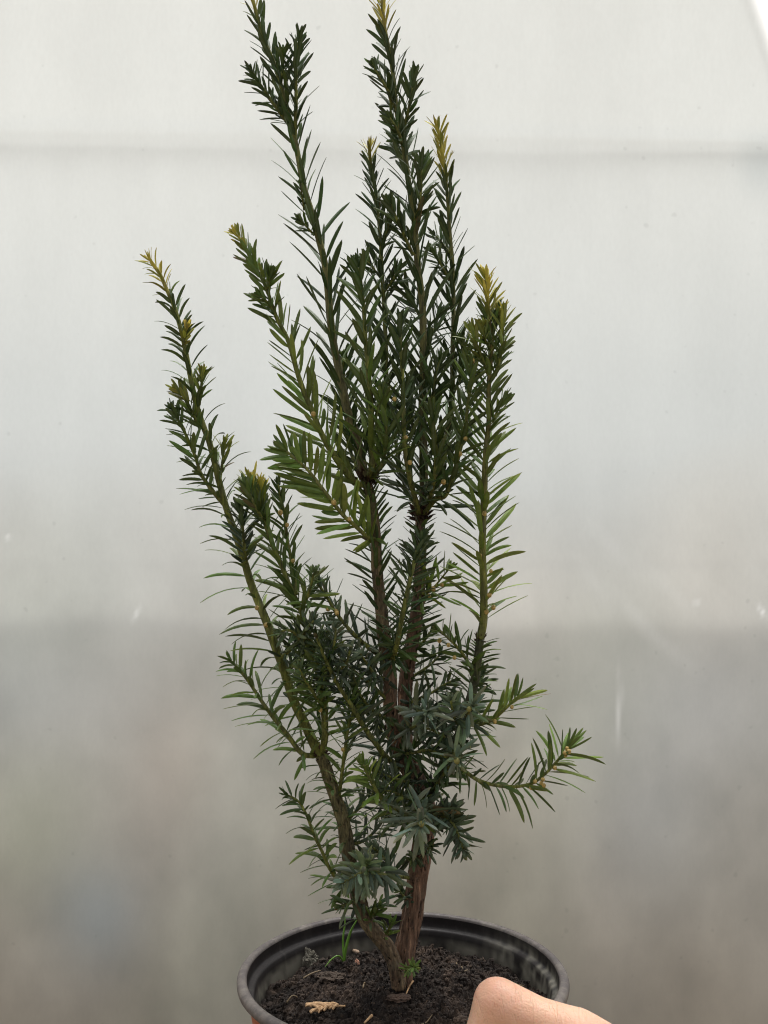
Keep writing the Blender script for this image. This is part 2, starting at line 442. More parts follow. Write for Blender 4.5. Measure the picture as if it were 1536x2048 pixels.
DARK = (.035, .066, .012); MID = (.080, .130, .019); BRIGHT = (.140, .205, .032); YEL = (.60, .52, .09)
YG = (.26, .28, .045); BLUE = (.108, .148, .080); BLUED = (.048, .072, .036); PALE = (.15, .20, .14)
yew = tag(empty('yew_sapling', P(812, 1985, 0)), 'upright young yew with dark green needles and several yellowish tips, in the pot', 'yew tree')
seedc = [0]; BR = []
def rd_(x, y): return .78 + .3 * ((x * 13 + y * 7) % 10) / 10
def balls(spots, parent, mat=None, rad=5):
    for (x, y, dy) in spots:
        V, Fc = [], []; c = P(x, y, dy); r = rad * PX * rd_(x, y); rd = random.Random(int(x * 7 + y))
        ax = Vector((rd.uniform(-.5, .5), rd.uniform(-.3, .3), 1)).normalized(); ns, nr = 9, 7
        for j in range(nr):
            th = math.pi * (j + .02) / (nr - .96)
            for i in range(ns):
                ph = 6.2832 * i / ns; q = 1 + .10 * math.cos(ph * 3 + j)
                V.append(c + Vector((math.sin(th) * math.cos(ph) * q, math.sin(th) * math.sin(ph) * q, math.cos(th) * 1.1)) * r)
        for j in range(nr - 1):
            for i in range(ns):
                k = (i + 1) % ns; Fc.append((j * ns + i, (j + 1) * ns + i, (j + 1) * ns + k, j * ns + k))
        link('bud', V, Fc, mat or M_BUD, parent)
def shoot(pts, d0, d1, L=70, sp=8, a=(55, 28), curl=10, droop=0., W=9.5, flat=0., col=DARK, tipc=None, ytip=0.0,
          c0=None, c1=None, start=.04, name='branch', label=None, needles=True, colb=None, phirange=None, fz=.35,
          lprof=(.7, 1, 1, .45), density=1.0, buds=None, lump=.06, knot=0, flare=0, end=1.0, dens_fn=None, ridge=0, skip=0., jit=9):
    """pts: (px, py, mm behind) along the shoot; d0,d1 diameters in px; L needle length in px"""
    W *= .90; L *= 1.12; sp *= .78; droop *= 1.35; droop += .06; fz = min(.9, fz * 1.7)
    seedc[0] += 1; rd = random.Random(seedc[0] * 131)
    path = catmull([P(*p) for p in pts], 2.2 * PX * (2 if d0 < 14 else 1.6))
    if len(path) < 5: path = catmull([P(*p) for p in pts], 1.2 * PX)
    c0 = c0 or GREENSTEM; c1 = c1 or GREENSTEM
    V, Fc, C = tube(path, d0 * PX / 2, d1 * PX / 2, c0, c1, seedc[0] * 3.7, sides=(44 if d0 > 20 else 12), lump=lump, flare=flare * PX, ridge=ridge)
    if ytip:
        for i, v in enumerate(V):
            s = (i // (44 if d0 > 20 else 12)) / (len(path) - 1)
            k = min(1, max(0, (s - (1 - ytip)) / (.35 * ytip))); C[i] = mixc(C[i], YELST, k)
    if ridge:                                                # loose flakes and leaf scars on old bark
        for q in range(int(len(path) * 2.2)):
            j = rd.randrange(2, len(path) - 2); s = j / (len(path) - 1)
            t = (path[j + 1] - path[j - 1]).normalized(); u, v = frame(t); a_ = rd.random() * 6.2832; d = u * math.cos(a_) + v * math.sin(a_); w_ = d.cross(t)
            r = (d0 + (d1 - d0) * s) * PX * .5 * 1.06; ln = rd.uniform(2, 8) * PX; ww = rd.uniform(.8, 2.2) * PX; b = len(V); p = path[j] + d * r
            tl = (t + w_ * rd.uniform(-.25, .25)).normalized(); lift = d * rd.uniform(.3, 1.6) * PX
            V += [p - tl * ln - w_ * ww * .5, p - tl * ln + w_ * ww * .5, p + w_ * ww + lift * .6, p + tl * ln + lift, p - w_ * ww + lift * .5, p - d * PX]
            Fc += [(b, b + 1, b + 2, b + 3, b + 4), (b, b + 5, b + 1), (b + 1, b + 5, b + 2), (b + 2, b + 5, b + 3), (b + 3, b + 5, b + 4), (b + 4, b + 5, b)]
            g = rd.uniform(.4, 1.7); C += [tuple(k * g for k in mixc(c0, c1, s))] * 6
    br = link(name, V, Fc, M_B, yew, C)
    if label: br['label'] = label
    if needles:
        G = ([], [], []); colb = colb or mixc(col, PALE, .55); tipc = tipc or mixc(col, BRIGHT, .35)
        n = len(path); cum = [0]
        for p, q in zip(path, path[1:]): cum.append(cum[-1] + (q - p).length)
        tot = cum[-1]; x = start * tot; phi = rd.random() * 6.28; j = 0
        while x < tot * end:
            s = x / tot
            while j < n - 2 and cum[j + 1] < x: j += 1
            f = (x - cum[j]) / max(1e-9, cum[j + 1] - cum[j]); p = path[j].lerp(path[j + 1], f)
            t = (path[min(j + 2, n - 1)] - path[max(j - 1, 0)]).normalized(); u, v = frame(t)
            phi += 2.39996 + rd.uniform(-.35, .35)
            lp = lprof; seg = s * 3; i0 = min(2, int(seg)); lf = lp[i0] + (lp[i0 + 1] - lp[i0]) * (seg - i0)
            ll = L * PX * lf * rd.uniform(.74 - (jit > 10) * .3, 1.18)
            if rd.random() < .06: ll *= .6
            rr = u * math.cos(phi) + v * math.sin(phi) * (1 - flat); rr.normalize()
            an = R(a[0] + (a[1] - a[0]) * s + rd.uniform(-jit, jit)); cu = R(curl * (1 - .5 * s) + rd.uniform(-14, 18))
            fc = rd.uniform(-fz, fz) + (flat * .8 if flat > .4 else 0)
            yk = 0
            if ytip: yk = min(1, max(0, (s - (1 - ytip)) / (.4 * ytip))) * rd.uniform(.75, 1)
            cc = mixc(col, tipc, min(1, s ** 2.0 + rd.uniform(-.1, .15)) if s > .2 else 0)
            g = rd.uniform(.62, 1.60); h_ = rd.uniform(.85, 1.2); cc = (cc[0] * g * h_, cc[1] * g, cc[2] * g * rd.uniform(.8, 1.3)); cc = mixc(cc, YEL if rd.random() < .6 else YG, max(0, yk))
            if rd.random() < .004: cc = (.13, .09, .035)
            st = rd.uniform(-.26, .26); sv = t.cross(rr) * st
            if rd.random() >= skip:
                rad = (d0 + (d1 - d0) * s) * PX * .42
                needle(G, p + rr * rad, t, rr, ll, W * PX * rd.uniform(.78, 1.12) * (.70 + .30 * min(1, lf)) * (1 - .38 * yk), an, an + cu,
                       (max(-.95, min(.95, fc)), v * (-1 if v.y > 0 else 1)), droop * rd.uniform(.5, 1.3), sv, cc, mixc(colb, cc, .3 if not yk else .9), rd)
            x += sp * PX * rd.uniform(.7, 1.3) * (1 if s < .8 else .62) * .78 * (1 - .35 * yk)
        # terminal tuft
        t = (path[-1] - path[-3]).normalized(); u, v = frame(t)
        if end >= 1:
            for k in range(6):
                ph = k * 1.05 + rd.random(); rr = u * math.cos(ph) + v * math.sin(ph)
                cc = mixc(tipc, YEL, .85 if ytip else 0)
                needle(G, path[-1] - t * PX, t, rr, L * PX * lprof[3] * rd.uniform(.5, .85), W * PX * (.5 if ytip else .66), R(rd.uniform(10, 34)), R(rd.uniform(5, 45)),
                       (rd.uniform(-.5, .5), v), 0, Vector((0, 0, 0)), cc, mixc(colb, cc, .5), rd)
        ob = link('needles', G[0], G[1], M_N, br, G[2], smooth=False)
        if ytip: ob['label'] = 'dark green needles turning yellow at the tip'
    if knot:
        V, Fc = [], []
        c = path[0] if knot < 0 else path[-1]
        k = abs(knot) * PX
        for q in range(60):
            dd = Vector((rd.gauss(0, 1), rd.gauss(0, 1), rd.gauss(0, .8))).normalized(); b = len(V)
            pp = c + dd * k * rd.uniform(.3, .8); u, v = frame(dd); ln = k * rd.uniform(.4, .9); wd = k * rd.uniform(.12, .28)
            up = Vector((0, 0, 1)) * ln * .5
            V += [pp - u * wd, pp + u * wd, pp + dd * ln * .6 + up + u * wd * .3, pp + dd * ln + up * 1.3, pp + dd * ln * .6 + up - u * wd * .3, pp + dd * wd * .5 + v * wd * .4]
            Fc += [(b, b + 1, b + 2, b + 3, b + 4), (b, b + 5, b + 1), (b + 1, b + 5, b + 3), (b, b + 3, b + 5)]
        link('bud_scale', V, Fc, M_SCALE, br)['label'] = 'dry brown bud scales at the joint'
    if buds: balls(buds, br)
    return br

OB = (.085, .062, .028)
# --- trunk and the two stems it forks into
shoot([(806, 2010, 0), (806, 1960, 0), (810, 1910, 0), (822, 1850, 0), (832, 1780, 0), (841, 1710, 0), (848, 1660, 1), (851, 1610, 2), (833, 1566, 3), (814, 1526, 3), (802, 1495, 3)],
      38, 33, needles=False, c0=BROWN, c1=(.165, .092, .058), name='trunk', lump=.10, flare=7, ridge=.22)
shoot([(806, 1510, 3), (793, 1487, 1), (782, 1432, -2), (779, 1364, -4), (777, 1333, -4), (768, 1278, -4), (763, 1223, -4), (754, 1141, -3), (751, 1059, -2), (743, 1005, 0), (733, 962, 0)],
      27, 17, L=60, sp=7.5, a=(60, 40), curl=10, c0=(.220, .122, .078), c1=OLIVE, start=.34, col=DARK, end=.97, name='stem', knot=22, lump=.08, ridge=.16, W=9, label='left hand stem of reddish brown bark')
shoot([(808, 1510, 3), (810, 1440, 8), (810, 1400, 9), (812, 1364, 10), (823, 1292, 10), (834, 1223, 10), (839, 1155, 10), (841, 1100, 10), (840, 1054, 10), (842, 1028, 10)],
      29, 20, L=52, sp=6.5, a=(66, 50), curl=6, c0=(.220, .122, .078), c1=(.13, .085, .05), start=.30, col=DARK, end=.97, name='stem', knot=25, lump=.12, ridge=.16, W=9, label='right hand stem of brown bark')
# left low stem from the base
shoot([(800, 1975, -6), (790, 1930, -8), (773, 1893, -9), (749, 1864, -10), (729, 1833, -11), (716, 1790, -12), (699, 1719, -12), (688, 1651, -12), (671, 1596, -12), (655, 1547, -12), (641, 1509, -12)],
      28, 22, L=62, sp=8.5, a=(72, 66), curl=14, droop=.35, c0=(.15, .095, .055), c1=(.16, .145, .060), start=.30, col=mixc(DARK, BLUED, .4), name='stem', knot=15, lump=.1, ridge=.14, W=8.5, label='low stem leaning to the left', end=.97)
shoot([(641, 1512, -12), (628, 1487, -12), (609, 1446, -13), (589, 1405, -14), (576, 1366, -14), (562, 1323, -15), (536, 1252, -16), (506, 1177, -17), (490, 1128, -18), (471, 1069, -18), (454, 1020, -19), (438, 962, -20), (420, 889, -20), (406, 850, -20), (390, 798, -20), (374, 717, -20), (364, 668, -20), (348, 613, -20), (335, 583, -20), (319, 547, -20), (301, 522, -20)],
      20, 7, L=78, sp=12.5, a=(72, 30), curl=20, droop=.30, c0=GREENSTEM, c1=GREENSTEM, col=MID, tipc=DARK, ytip=.085, start=.02, lprof=(.95, 1.05, .85, .38), W=9, label='long left branch ending in a yellow tip',
      buds=[(514, 1216, -24), (532, 1250, -23)])
# --- shoots of the left branch
shoot([(366, 692, -20), (371, 672, -24), (375, 652, -26)], 6, 3, L=24, sp=4.5, a=(28, 18), col=YG, tipc=YEL, W=6, name='side_shoot')
shoot([(398, 810, -20), (402, 775, -25), (405, 742, -27)], 7, 3, L=34, sp=6, a=(32, 20), col=MID, tipc=YG, W=7, name='side_shoot')
shoot([(401, 858, -20), (384, 824, -22), (366, 793, -24), (354, 779, -25)], 8, 3, L=42, sp=5, a=(38, 22), col=MID, tipc=YG, W=8, name='side_shoot')
shoot([(447, 1008, -19), (430, 988, -22), (403, 950, -25), (390, 912, -26), (367, 860, -26), (343, 818, -26)], 9, 4, L=50, sp=7, a=(52, 34), col=MID, tipc=DARK, W=9, name='side_shoot')
shoot([(441, 950, -20), (446, 915, -22), (451, 885, -23)], 6, 3, L=36, sp=6, a=(32, 20), col=MID, tipc=YG, W=7, name='side_shoot')
shoot([(643, 1508, -12), (650, 1473, -16), (648, 1420, -20), (642, 1377, -22), (625, 1300, -24), (603, 1225, -26), (581, 1177, -28), (562, 1128, -30), (542, 1082, -30), (527, 1040, -30), (510, 998, -28), (501, 962, -28)],
      14, 7, L=66, sp=9, a=(55, 24), curl=12, droop=.1, col=MID, tipc=MID, ytip=.07, W=10, lprof=(.9, 1.1, 1, .5), name='branch', label='branch behind the left one with a tufted yellow tip', buds=[(641, 1420, -28)])
shoot([(592, 1190, -27), (585, 1134, -24), (575, 1082, -22), (568, 1024, -22), (559, 985, -22), (556, 967, -22)], 9, 4, L=46, sp=8, a=(48, 30), col=MID, tipc=DARK, W=8.5, name='side_shoot', buds=[(561, 1025, -28), (574, 1050, -28), (586, 1122, -28)])
shoot([(492, 1130, -18), (489, 1092, -24), (484, 1046, -28), (477, 1010, -28)], 8, 4, L=40, sp=5, a=(50, 32), col=BLUED, tipc=DARK, W=8.5, name='side_shoot')
shoot([(528, 1045, -29), (515, 1020, -36), (500, 990, -38), (492, 968, -38)], 7, 4, L=40, sp=5, a=(42, 24), col=DARK, tipc=MID, W=9, name='side_shoot')
shoot([(530, 1045, -29), (522, 1005, -30), (521, 965, -30)], 7, 4, L=36, sp=4, a=(28, 14), col=MID, tipc=YG, ytip=.4, W=8, name='side_shoot')
shoot([(772, 1322, -4), (752, 1306, -12), (731, 1290, -18), (698, 1258, -24), (672, 1225, -28), (653, 1193, -30), (632, 1162, -30)],
      10, 5, L=52, sp=7, a=(62, 46), curl=4, col=BLUED, tipc=BLUE, W=8.5, name='side_shoot', buds=[(656, 1218, -36), (672, 1222, -36), (674, 1226, -38)])
shoot([(628, 1512, -12), (603, 1506, -18), (573, 1467, -22), (548, 1437, -26), (521, 1399, -28), (495, 1360, -30), (463, 1322, -30)],
      11, 5, L=64, sp=9, a=(62, 40), curl=16, droop=.25, col=MID, tipc=MID, W=9, lprof=(.8, 1.1, 1, .5), name='side_shoot')
shoot([(802, 1538, 3), (772, 1514, -10), (753, 1489, -16), (726, 1451, -22), (704, 1413, -28), (671, 1361, -34), (645, 1305, -38), (632, 1270, -38)],
      13, 6, L=52, sp=6.5, a=(62, 48), curl=6, col=BLUED, tipc=DARK, W=9, name='branch')
shoot([(677, 1600, -12), (690, 1500, -20), (697, 1455, -22), (707, 1418, -24), (706, 1380, -24)], 8, 4, L=50, sp=9, a=(50, 34), col=MID, tipc=MID, W=9, name='side_shoot', buds=[(686, 1499, -26)])
shoot([(838, 1642, 1), (800, 1625, -16), (767, 1602, -24), (753, 1582, -28), (737, 1552, -30), (726, 1528, -30)], 11, 6, L=62, sp=6.5, a=(68, 42), curl=14, droop=.3, col=mixc(MID, DARK, .4), tipc=BRIGHT, W=10, name='side_shoot')
shoot([(704, 1780, -12), (680, 1765, -18), (660, 1738, -24), (644, 1703, -26), (628, 1670, -28), (614, 1632, -28), (598, 1604, -28), (576, 1590, -28)],
      9, 4, L=58, sp=8.5, a=(66, 50), curl=14, droop=.25, col=MID, tipc=DARK, W=9, name='side_shoot')
# dense tangle between the left branch and the stems
for (pp, LL, cc) in (
    ([(560, 1318, -15), (590, 1290, -26), (612, 1262, -34), (628, 1240, -40)], 44, BLUED),
    ([(642, 1377, -22), (655, 1330, -32), (668, 1290, -38), (672, 1255, -40)], 44, BLUED),
    ([(775, 1400, -4), (745, 1372, -10), (712, 1345, -16), (684, 1318, -20), (662, 1285, -24)], 48, BLUED),
    ([(778, 1440, -3), (750, 1425, -14), (722, 1392, -22), (706, 1352, -28)], 44, DARK),
    ([(625, 1300, -24), (602, 1278, -32), (582, 1262, -40), (560, 1262, -44)], 40, mixc(MID, BLUED, .5)),
    ([(600, 1225, -26), (614, 1195, -34), (622, 1170, -38), (628, 1145, -40)], 50, MID),
    ([(648, 1420, -20), (630, 1390, -30), (610, 1360, -34), (598, 1335, -36)], 46, MID),
    ([(775, 1360, -4), (752, 1350, -16), (730, 1322, -24), (716, 1300, -26)], 40, BLUED),
    ([(640, 1372, -22), (662, 1350, -30), (690, 1330, -36), (700, 1300, -40)], 40, BLUED),
    ([(802, 1500, 3), (770, 1470, 14), (745, 1440, 20), (728, 1410, 24)], 42, BLUED),
    ([(570, 1345, -15), (598, 1322, -4), (625, 1300, 4), (650, 1270, 8), (660, 1240, 10)], 46, DARK),
    ([(688, 1651, -12), (712, 1622, -4), (738, 1600, 2), (752, 1570, 4)], 44, BLUED),
    ([(694, 1690, -12), (730, 1680, -4), (760, 1650, 2), (775, 1625, 6)], 44, BLUED),
    ([(585, 1400, -14), (600, 1370, -4), (606, 1335, 0), (604, 1300, 4)], 44, DARK)):
    shoot(pp, 8, 4, L=LL, sp=6, a=(62, 45), curl=8, col=cc, tipc=mixc(cc, BLUE, .5), W=8.5, name='side_shoot')

# --- upper left tall shoot from the left knot
shoot([(731, 965, 0), (722, 915, 2), (712, 873, 4), (693, 814, 6), (678, 740, 8), (664, 668, 8), (651, 538, 8), (638, 480, 8), (625, 430, 8), (607, 371, 8), (596, 312, 8), (584, 254, 8), (561, 168, 8), (549, 129, 8), (525, 70, 8), (508, 8, 8), (502, -18, 8)],
      19, 7, L=80, sp=14.5, a=(40, 26), curl=4, c0=OLIVE, c1=GREENSTEM, col=DARK, tipc=mixc(DARK, MID, .5), ytip=.05, W=10.5, lprof=(1, 1.1, .85, .48), label='tallest left shoot reaching the top of the picture')
shoot([(589, 280, 8), (592, 215, 4), (592, 150, 2), (595, 100, 2), (600, 68, 2)], 9, 4, L=50, sp=7, a=(38, 26), col=DARK, tipc=DARK, W=8.5, name='side_shoot')
shoot([(584, 258, 8), (556, 220, 2), (535, 190, 0), (515, 160, -2), (503, 140, -2)], 8, 4, L=44, sp=6, a=(48, 34), col=DARK, tipc=DARK, W=8.5, name='side_shoot')
shoot([(561, 170, 8), (566, 135, 4), (567, 105, 2)], 7, 4, L=40, sp=6, a=(36, 26), col=DARK, W=8, name='side_shoot')
shoot([(628, 470, 8), (612, 452, 2), (598, 436, 0)], 5, 3, L=26, sp=5, a=(40, 25), col=DARK, W=7, name='side_shoot')
shoot([(608, 420, 8), (603, 385, 0), (600, 365, 0)], 4, 3, L=20, sp=8, a=(40, 25), col=DARK, W=6, name='side_shoot')
shoot([(735, 962, 0), (744, 929, -8), (743, 870, -12), (742, 809, -14), (733, 705, -16), (727, 615, -16), (721, 560, -16), (716, 535, -16)],
      14, 6, L=74, sp=10, a=(42, 32), curl=8, c0=GREENSTEM, c1=GREENSTEM, col=MID, tipc=DARK, W=11, lprof=(1.1, 1.15, 1, .6))
shoot([(735, 968, 0), (715, 968, -4), (696, 950, -8), (651, 883, -14), (621, 814, -16), (599, 759, -18), (576, 681, -18), (553, 635, -18), (530, 570, -18), (507, 528, -18), (485, 486, -18), (472, 466, -18)],
      14, 5, L=78, sp=10.5, a=(48, 26), curl=-6, c0=GREENSTEM, c1=GREENSTEM, col=BRIGHT, tipc=MID, ytip=.07, W=11.5, flat=.35, lprof=(1.1, 1, .72, .34), label='left leaning shoot with a small yellowish tip', buds=[(627, 828, -24)])
shoot([(533, 580, -18), (540, 560, -22), (543, 545, -24)], 6, 3, L=38, sp=4, a=(32, 20), col=MID, tipc=MID, W=9, name='side_shoot')
shoot([(553, 635, -18), (535, 605, -22), (515, 590, -22)], 6, 3, L=34, sp=5, a=(45, 30), col=MID, W=8, name='side_shoot')
shoot([(752, 1078, -2), (738, 1076, -10), (712, 1053, -16), (686, 1030, -20), (653, 988, -24), (620, 945, -26), (594, 920, -26), (572, 902, -26)],
      10, 5, L=70, sp=9, a=(50, 36), curl=-2, col=BRIGHT, tipc=MID, W=11.5, flat=.75, lprof=(.85, 1.05, 1, .65), name='side_shoot', label='flat side shoot of bright green needles', buds=[(699, 1038, -30), (668, 1005, -30)])
shoot([(747, 955, 0), (760, 870, 14), (770, 790, 18), (772, 720, 18), (769, 630, 18), (765, 560, 18), (760, 469, 18), (752, 390, 18), (744, 344, 18), (738, 300, 18)],
      12, 6, L=64, sp=10, a=(44, 30), curl=4, c0=GREENSTEM, c1=GREENSTEM, col=DARK, tipc=DARK, ytip=.04, W=9.5, lprof=(1, 1.1, .95, .5), label='middle shoot with a pale green tip, left of the leader')
shoot([(768, 585, 18), (785, 560, 10), (800, 535, 8)], 6, 3, L=40, sp=6, a=(40, 25), col=DARK, W=8, name='side_shoot')
shoot([(762, 500, 18), (772, 470, 12), (780, 440, 10)], 6, 3, L=40, sp=6, a=(40, 25), col=DARK, W=8, name='side_shoot')
shoot([(765, 560, 18), (745, 535, 12), (728, 515, 12)], 6, 3, L=40, sp=6, a=(40, 25), col=DARK, W=8, name='side_shoot')
# --- the leader and its neighbours from the right knot
shoot([(842, 1030, 10), (847, 1000, 10), (847, 899, 10), (845, 809, 10), (847, 690, 10), (844, 600, 10), (835, 525, 10), (828, 437, 10), (818, 371, 10), (807, 293, 10), (795, 234, 10), (787, 156, 10), (779, 105, 10), (768, 47, 10), (763, -12, 10)],
      19, 7, L=82, sp=13, a=(42, 26), curl=8, c0=OLIVE, c1=GREENSTEM, col=DARK, tipc=DARK, ytip=.09, W=10.5, lprof=(.95, 1.1, .85, .45), label='leading shoot reaching the top of the picture with a yellow tip')
for (pp, LL) in (([(786, 215, 10), (775, 180, 2), (757, 150, 0), (745, 128, 0)], 42), ([(807, 262, 10), (818, 215, 4), (825, 175, 2), (829, 145, 2)], 44),
                 ([(827, 450, 10), (839, 410, 2), (843, 355, 0), (842, 318, 0)], 54), ([(826, 510, 10), (806, 465, 2), (788, 425, 0), (780, 405, 0)], 50),
                 ([(805, 290, 10), (796, 262, 0), (780, 235, -2)], 44), ([(812, 330, 10), (800, 300, 20), (788, 275, 24)], 44),
                 ([(845, 640, 10), (822, 600, 16), (806, 570, 20)], 52), ([(847, 700, 10), (868, 660, 16), (878, 625, 20)], 56),
                 ([(846, 830, 10), (866, 790, 4), (872, 750, 2), (880, 720, 2)], 62), ([(846, 900, 10), (825, 850, 18), (815, 810, 24), (812, 770, 26)], 62)):
    shoot(pp, 8, 4, L=LL, sp=6.5, a=(40, 27), curl=4, col=DARK, tipc=mixc(DARK, MID, .5), W=9, name='side_shoot')
shoot([(838, 1028, 8), (832, 1004, 0), (817, 944, -10), (808, 870, -14), (805, 750, -16), (801, 690, -16), (800, 645, -16)],
      12, 6, L=76, sp=9.5, a=(48, 30), curl=8, col=DARK, tipc=DARK, W=11, lprof=(1, 1.15, .95, .6), buds=[(789, 798, -24), (812, 875, -22), (820, 925, -20)])
shoot([(850, 1025, 12), (880, 930, 26), (898, 850, 30), (905, 795, 30), (905, 720, 30), (907, 620, 30), (905, 530, 30), (900, 469, 30), (893, 371, 30), (885, 305, 30), (876, 255, 30)],
      13, 6, L=66, sp=11, a=(42, 26), curl=2, c0=OLIVE, c1=GREENSTEM, col=DARK, tipc=DARK, ytip=.16, W=9.5, lprof=(1, 1.1, .95, .48), label='right hand shoot with a long golden tip')
shoot([(899, 560, 30), (885, 535, 24), (872, 510, 22), (864, 500, 22)], 7, 3, L=42, sp=5.5, a=(45, 30), col=DARK, W=8.5, name='side_shoot')
shoot([(900, 505, 30), (882, 485, 34), (870, 470, 36)], 7, 3, L=38, sp=5.5, a=(45, 30), col=DARK, W=8.5, name='side_shoot')
shoot([(848, 1028, 8), (870, 1000, 2), (892, 989, -2), (910, 938, -6), (930, 854, -8), (939, 780, -8), (944, 725, -8)],
      11, 5, L=74, sp=9, a=(46, 32), curl=8, col=mixc(DARK, MID, .5), tipc=MID, W=11, lprof=(.9, 1.1, .9, .55), buds=[(920, 908, -14), (931, 877, -14), (887, 964, -14), (945, 722, -14)])
shoot([(855, 1015, 10), (868, 960, -8), (872, 900, -14), (868, 850, -18), (866, 820, -18)], 9, 5, L=72, sp=9, a=(42, 28), col=DARK, W=11, name='side_shoot')
shoot([(838, 1020, 10), (815, 985, 22), (798, 930, 30), (790, 870, 34), (788, 830, 34)], 9, 5, L=66, sp=9, a=(42, 28), col=DARK, W=10, name='side_shoot')
shoot([(740, 958, 0), (764, 930, -10), (772, 880, -16), (770, 830, -18), (762, 785, -18)], 9, 5, L=70, sp=9, a=(42, 28), col=MID, W=11, name='side_shoot')
shoot([(725, 955, 0), (700, 900, 14), (692, 840, 18), (690, 780, 20), (686, 715, 20)], 9, 5, L=64, sp=9, a=(42, 28), col=mixc(DARK, MID, .5), W=10, name='side_shoot')
shoot([(905, 790, 30), (922, 750, 24), (928, 710, 22), (925, 680, 22)], 8, 4, L=52, sp=8, a=(42, 28), col=DARK, W=9, name='side_shoot')
# small dark shoot in front between the two stems
shoot([(782, 1330, -4), (793, 1292, -18), (801, 1251, -22), (809, 1210, -24), (818, 1169, -24), (831, 1114, -22), (845, 1075, -18)],
      12, 7, L=56, sp=4.8, a=(66, 46), curl=6, col=DARK, tipc=mixc(DARK, BLUED, .5), W=9.5, name='side_shoot', label='short dense shoot between the two stems')
shoot([(834, 1190, 10), (848, 1186, 4), (866, 1176, 0), (884, 1155, -2), (898, 1138, -2)], 6, 3, L=56, sp=12, a=(60, 40), curl=-8, col=BRIGHT, W=9, flat=.6, name='side_shoot', buds=[(867, 1178, -4), (858, 1191, -4), (884, 1170, -6)])
# --- right branch
shoot([(850, 1606, 4), (869, 1577, 0), (891, 1521, -4), (916, 1474, -6), (929, 1443, -8), (947, 1372, -8), (954, 1333, -8), (960, 1278, -8)],
      20, 17, L=58, sp=6.5, a=(66, 58), curl=12, droop=.15, c0=(.075, .055, .03), c1=(.065, .075, .025), col=DARK, start=.12, end=.98, name='branch', knot=11, W=9.5, label='lower part of the right hand branch')
shoot([(960, 1278, -8), (967, 1237, -8), (967, 1169, -8), (965, 1087, -8), (967, 1018, -8), (969, 974, -8), (972, 899, -8), (978, 839, -8), (978, 765, -8), (984, 690, -8), (978, 630, -8), (975, 585, -8), (971, 556, -8)],
      17, 6, L=84, sp=8.2, a=(56, 26), curl=12, c0=GREENSTEM, c1=(.13, .10, .03), col=BRIGHT, tipc=DARK, ytip=.12, W=12.5, flat=.35, lprof=(1, 1, .65, .40), skip=0., label='right hand branch with broad bright needles and a yellow tip',
      buds=[(969, 1027, -14), (960, 1112, -14), (982, 1142, -14), (979, 1190, -14), (987, 1215, -14), (973, 1224, -14)])
shoot([(990, 752, -8), (1002, 705, -10), (1006, 660, -10), (1005, 618, -10)], 8, 4, L=42, sp=5, a=(38, 24), col=MID, tipc=YG, ytip=.12, W=8.5, name='side_shoot')
shoot([(977, 750, -8), (962, 710, -12), (950, 680, -14), (944, 658, -14)], 8, 4, L=40, sp=5.5, a=(44, 28), col=MID, tipc=YG, W=8.5, name='side_shoot')
shoot([(984, 844, -8), (996, 820, -10), (1012, 796, -10)], 6, 3, L=38, sp=6, a=(36, 24), col=MID, W=8, name='side_shoot')
shoot([(980, 700, -8), (968, 672, -14), (966, 650, -16)], 6, 3, L=36, sp=6, a=(36, 24), col=MID, tipc=YG, W=8, name='side_shoot')
shoot([(948, 1345, -8), (932, 1318, -14), (915, 1295, -18), (896, 1276, -20), (880, 1262, -20)], 8, 4, L=52, sp=7, a=(58, 45), curl=8, col=mixc(DARK, MID, .5), W=9.5, name='side_shoot', buds=[(879, 1281, -24), (897, 1290, -24), (909, 1315, -24)])
shoot([(928, 1448, -8), (940, 1448, -12), (963, 1448, -16), (991, 1435, -18), (1019, 1409, -20), (1034, 1395, -20)], 9, 5, L=68, sp=8, a=(52, 34), curl=8, col=mixc(BRIGHT, MID, .4), W=9, flat=.2, name='side_shoot', lprof=(.8, 1, 1, .8), buds=[(1024, 1414, -24), (990, 1443, -24)])
shoot([(814, 1408, 8), (831, 1401, 0), (862, 1386, -6), (888, 1370, -8), (908, 1360, -8)], 8, 4, L=46, sp=7, a=(62, 45), curl=6, col=BLUED, W=9, name='side_shoot')
shoot([(893, 1518, -4), (910, 1526, -12), (935, 1546, -18), (963, 1563, -22), (1010, 1573, -24), (1057, 1569, -26), (1085, 1552, -26), (1110, 1527, -26), (1132, 1500, -26)],
      9, 5, L=61, sp=8.2, a=(66, 50), curl=10, droop=.15, col=mixc(DARK, MID, .5), tipc=mixc(MID, BRIGHT, .4), W=10, flat=.25, lprof=(.65, .75, 1.15, 1.1), name='side_shoot', label='long side shoot reaching right with tan buds',
      buds=[(1063, 1575, -30), (1070, 1563, -32), (1083, 1566, -32), (1086, 1559, -34), (1088, 1571, -30), (1110, 1536, -32), (1130, 1506, -32), (1138, 1503, -32), (1134, 1497, -30), (1131, 1510, -30)])
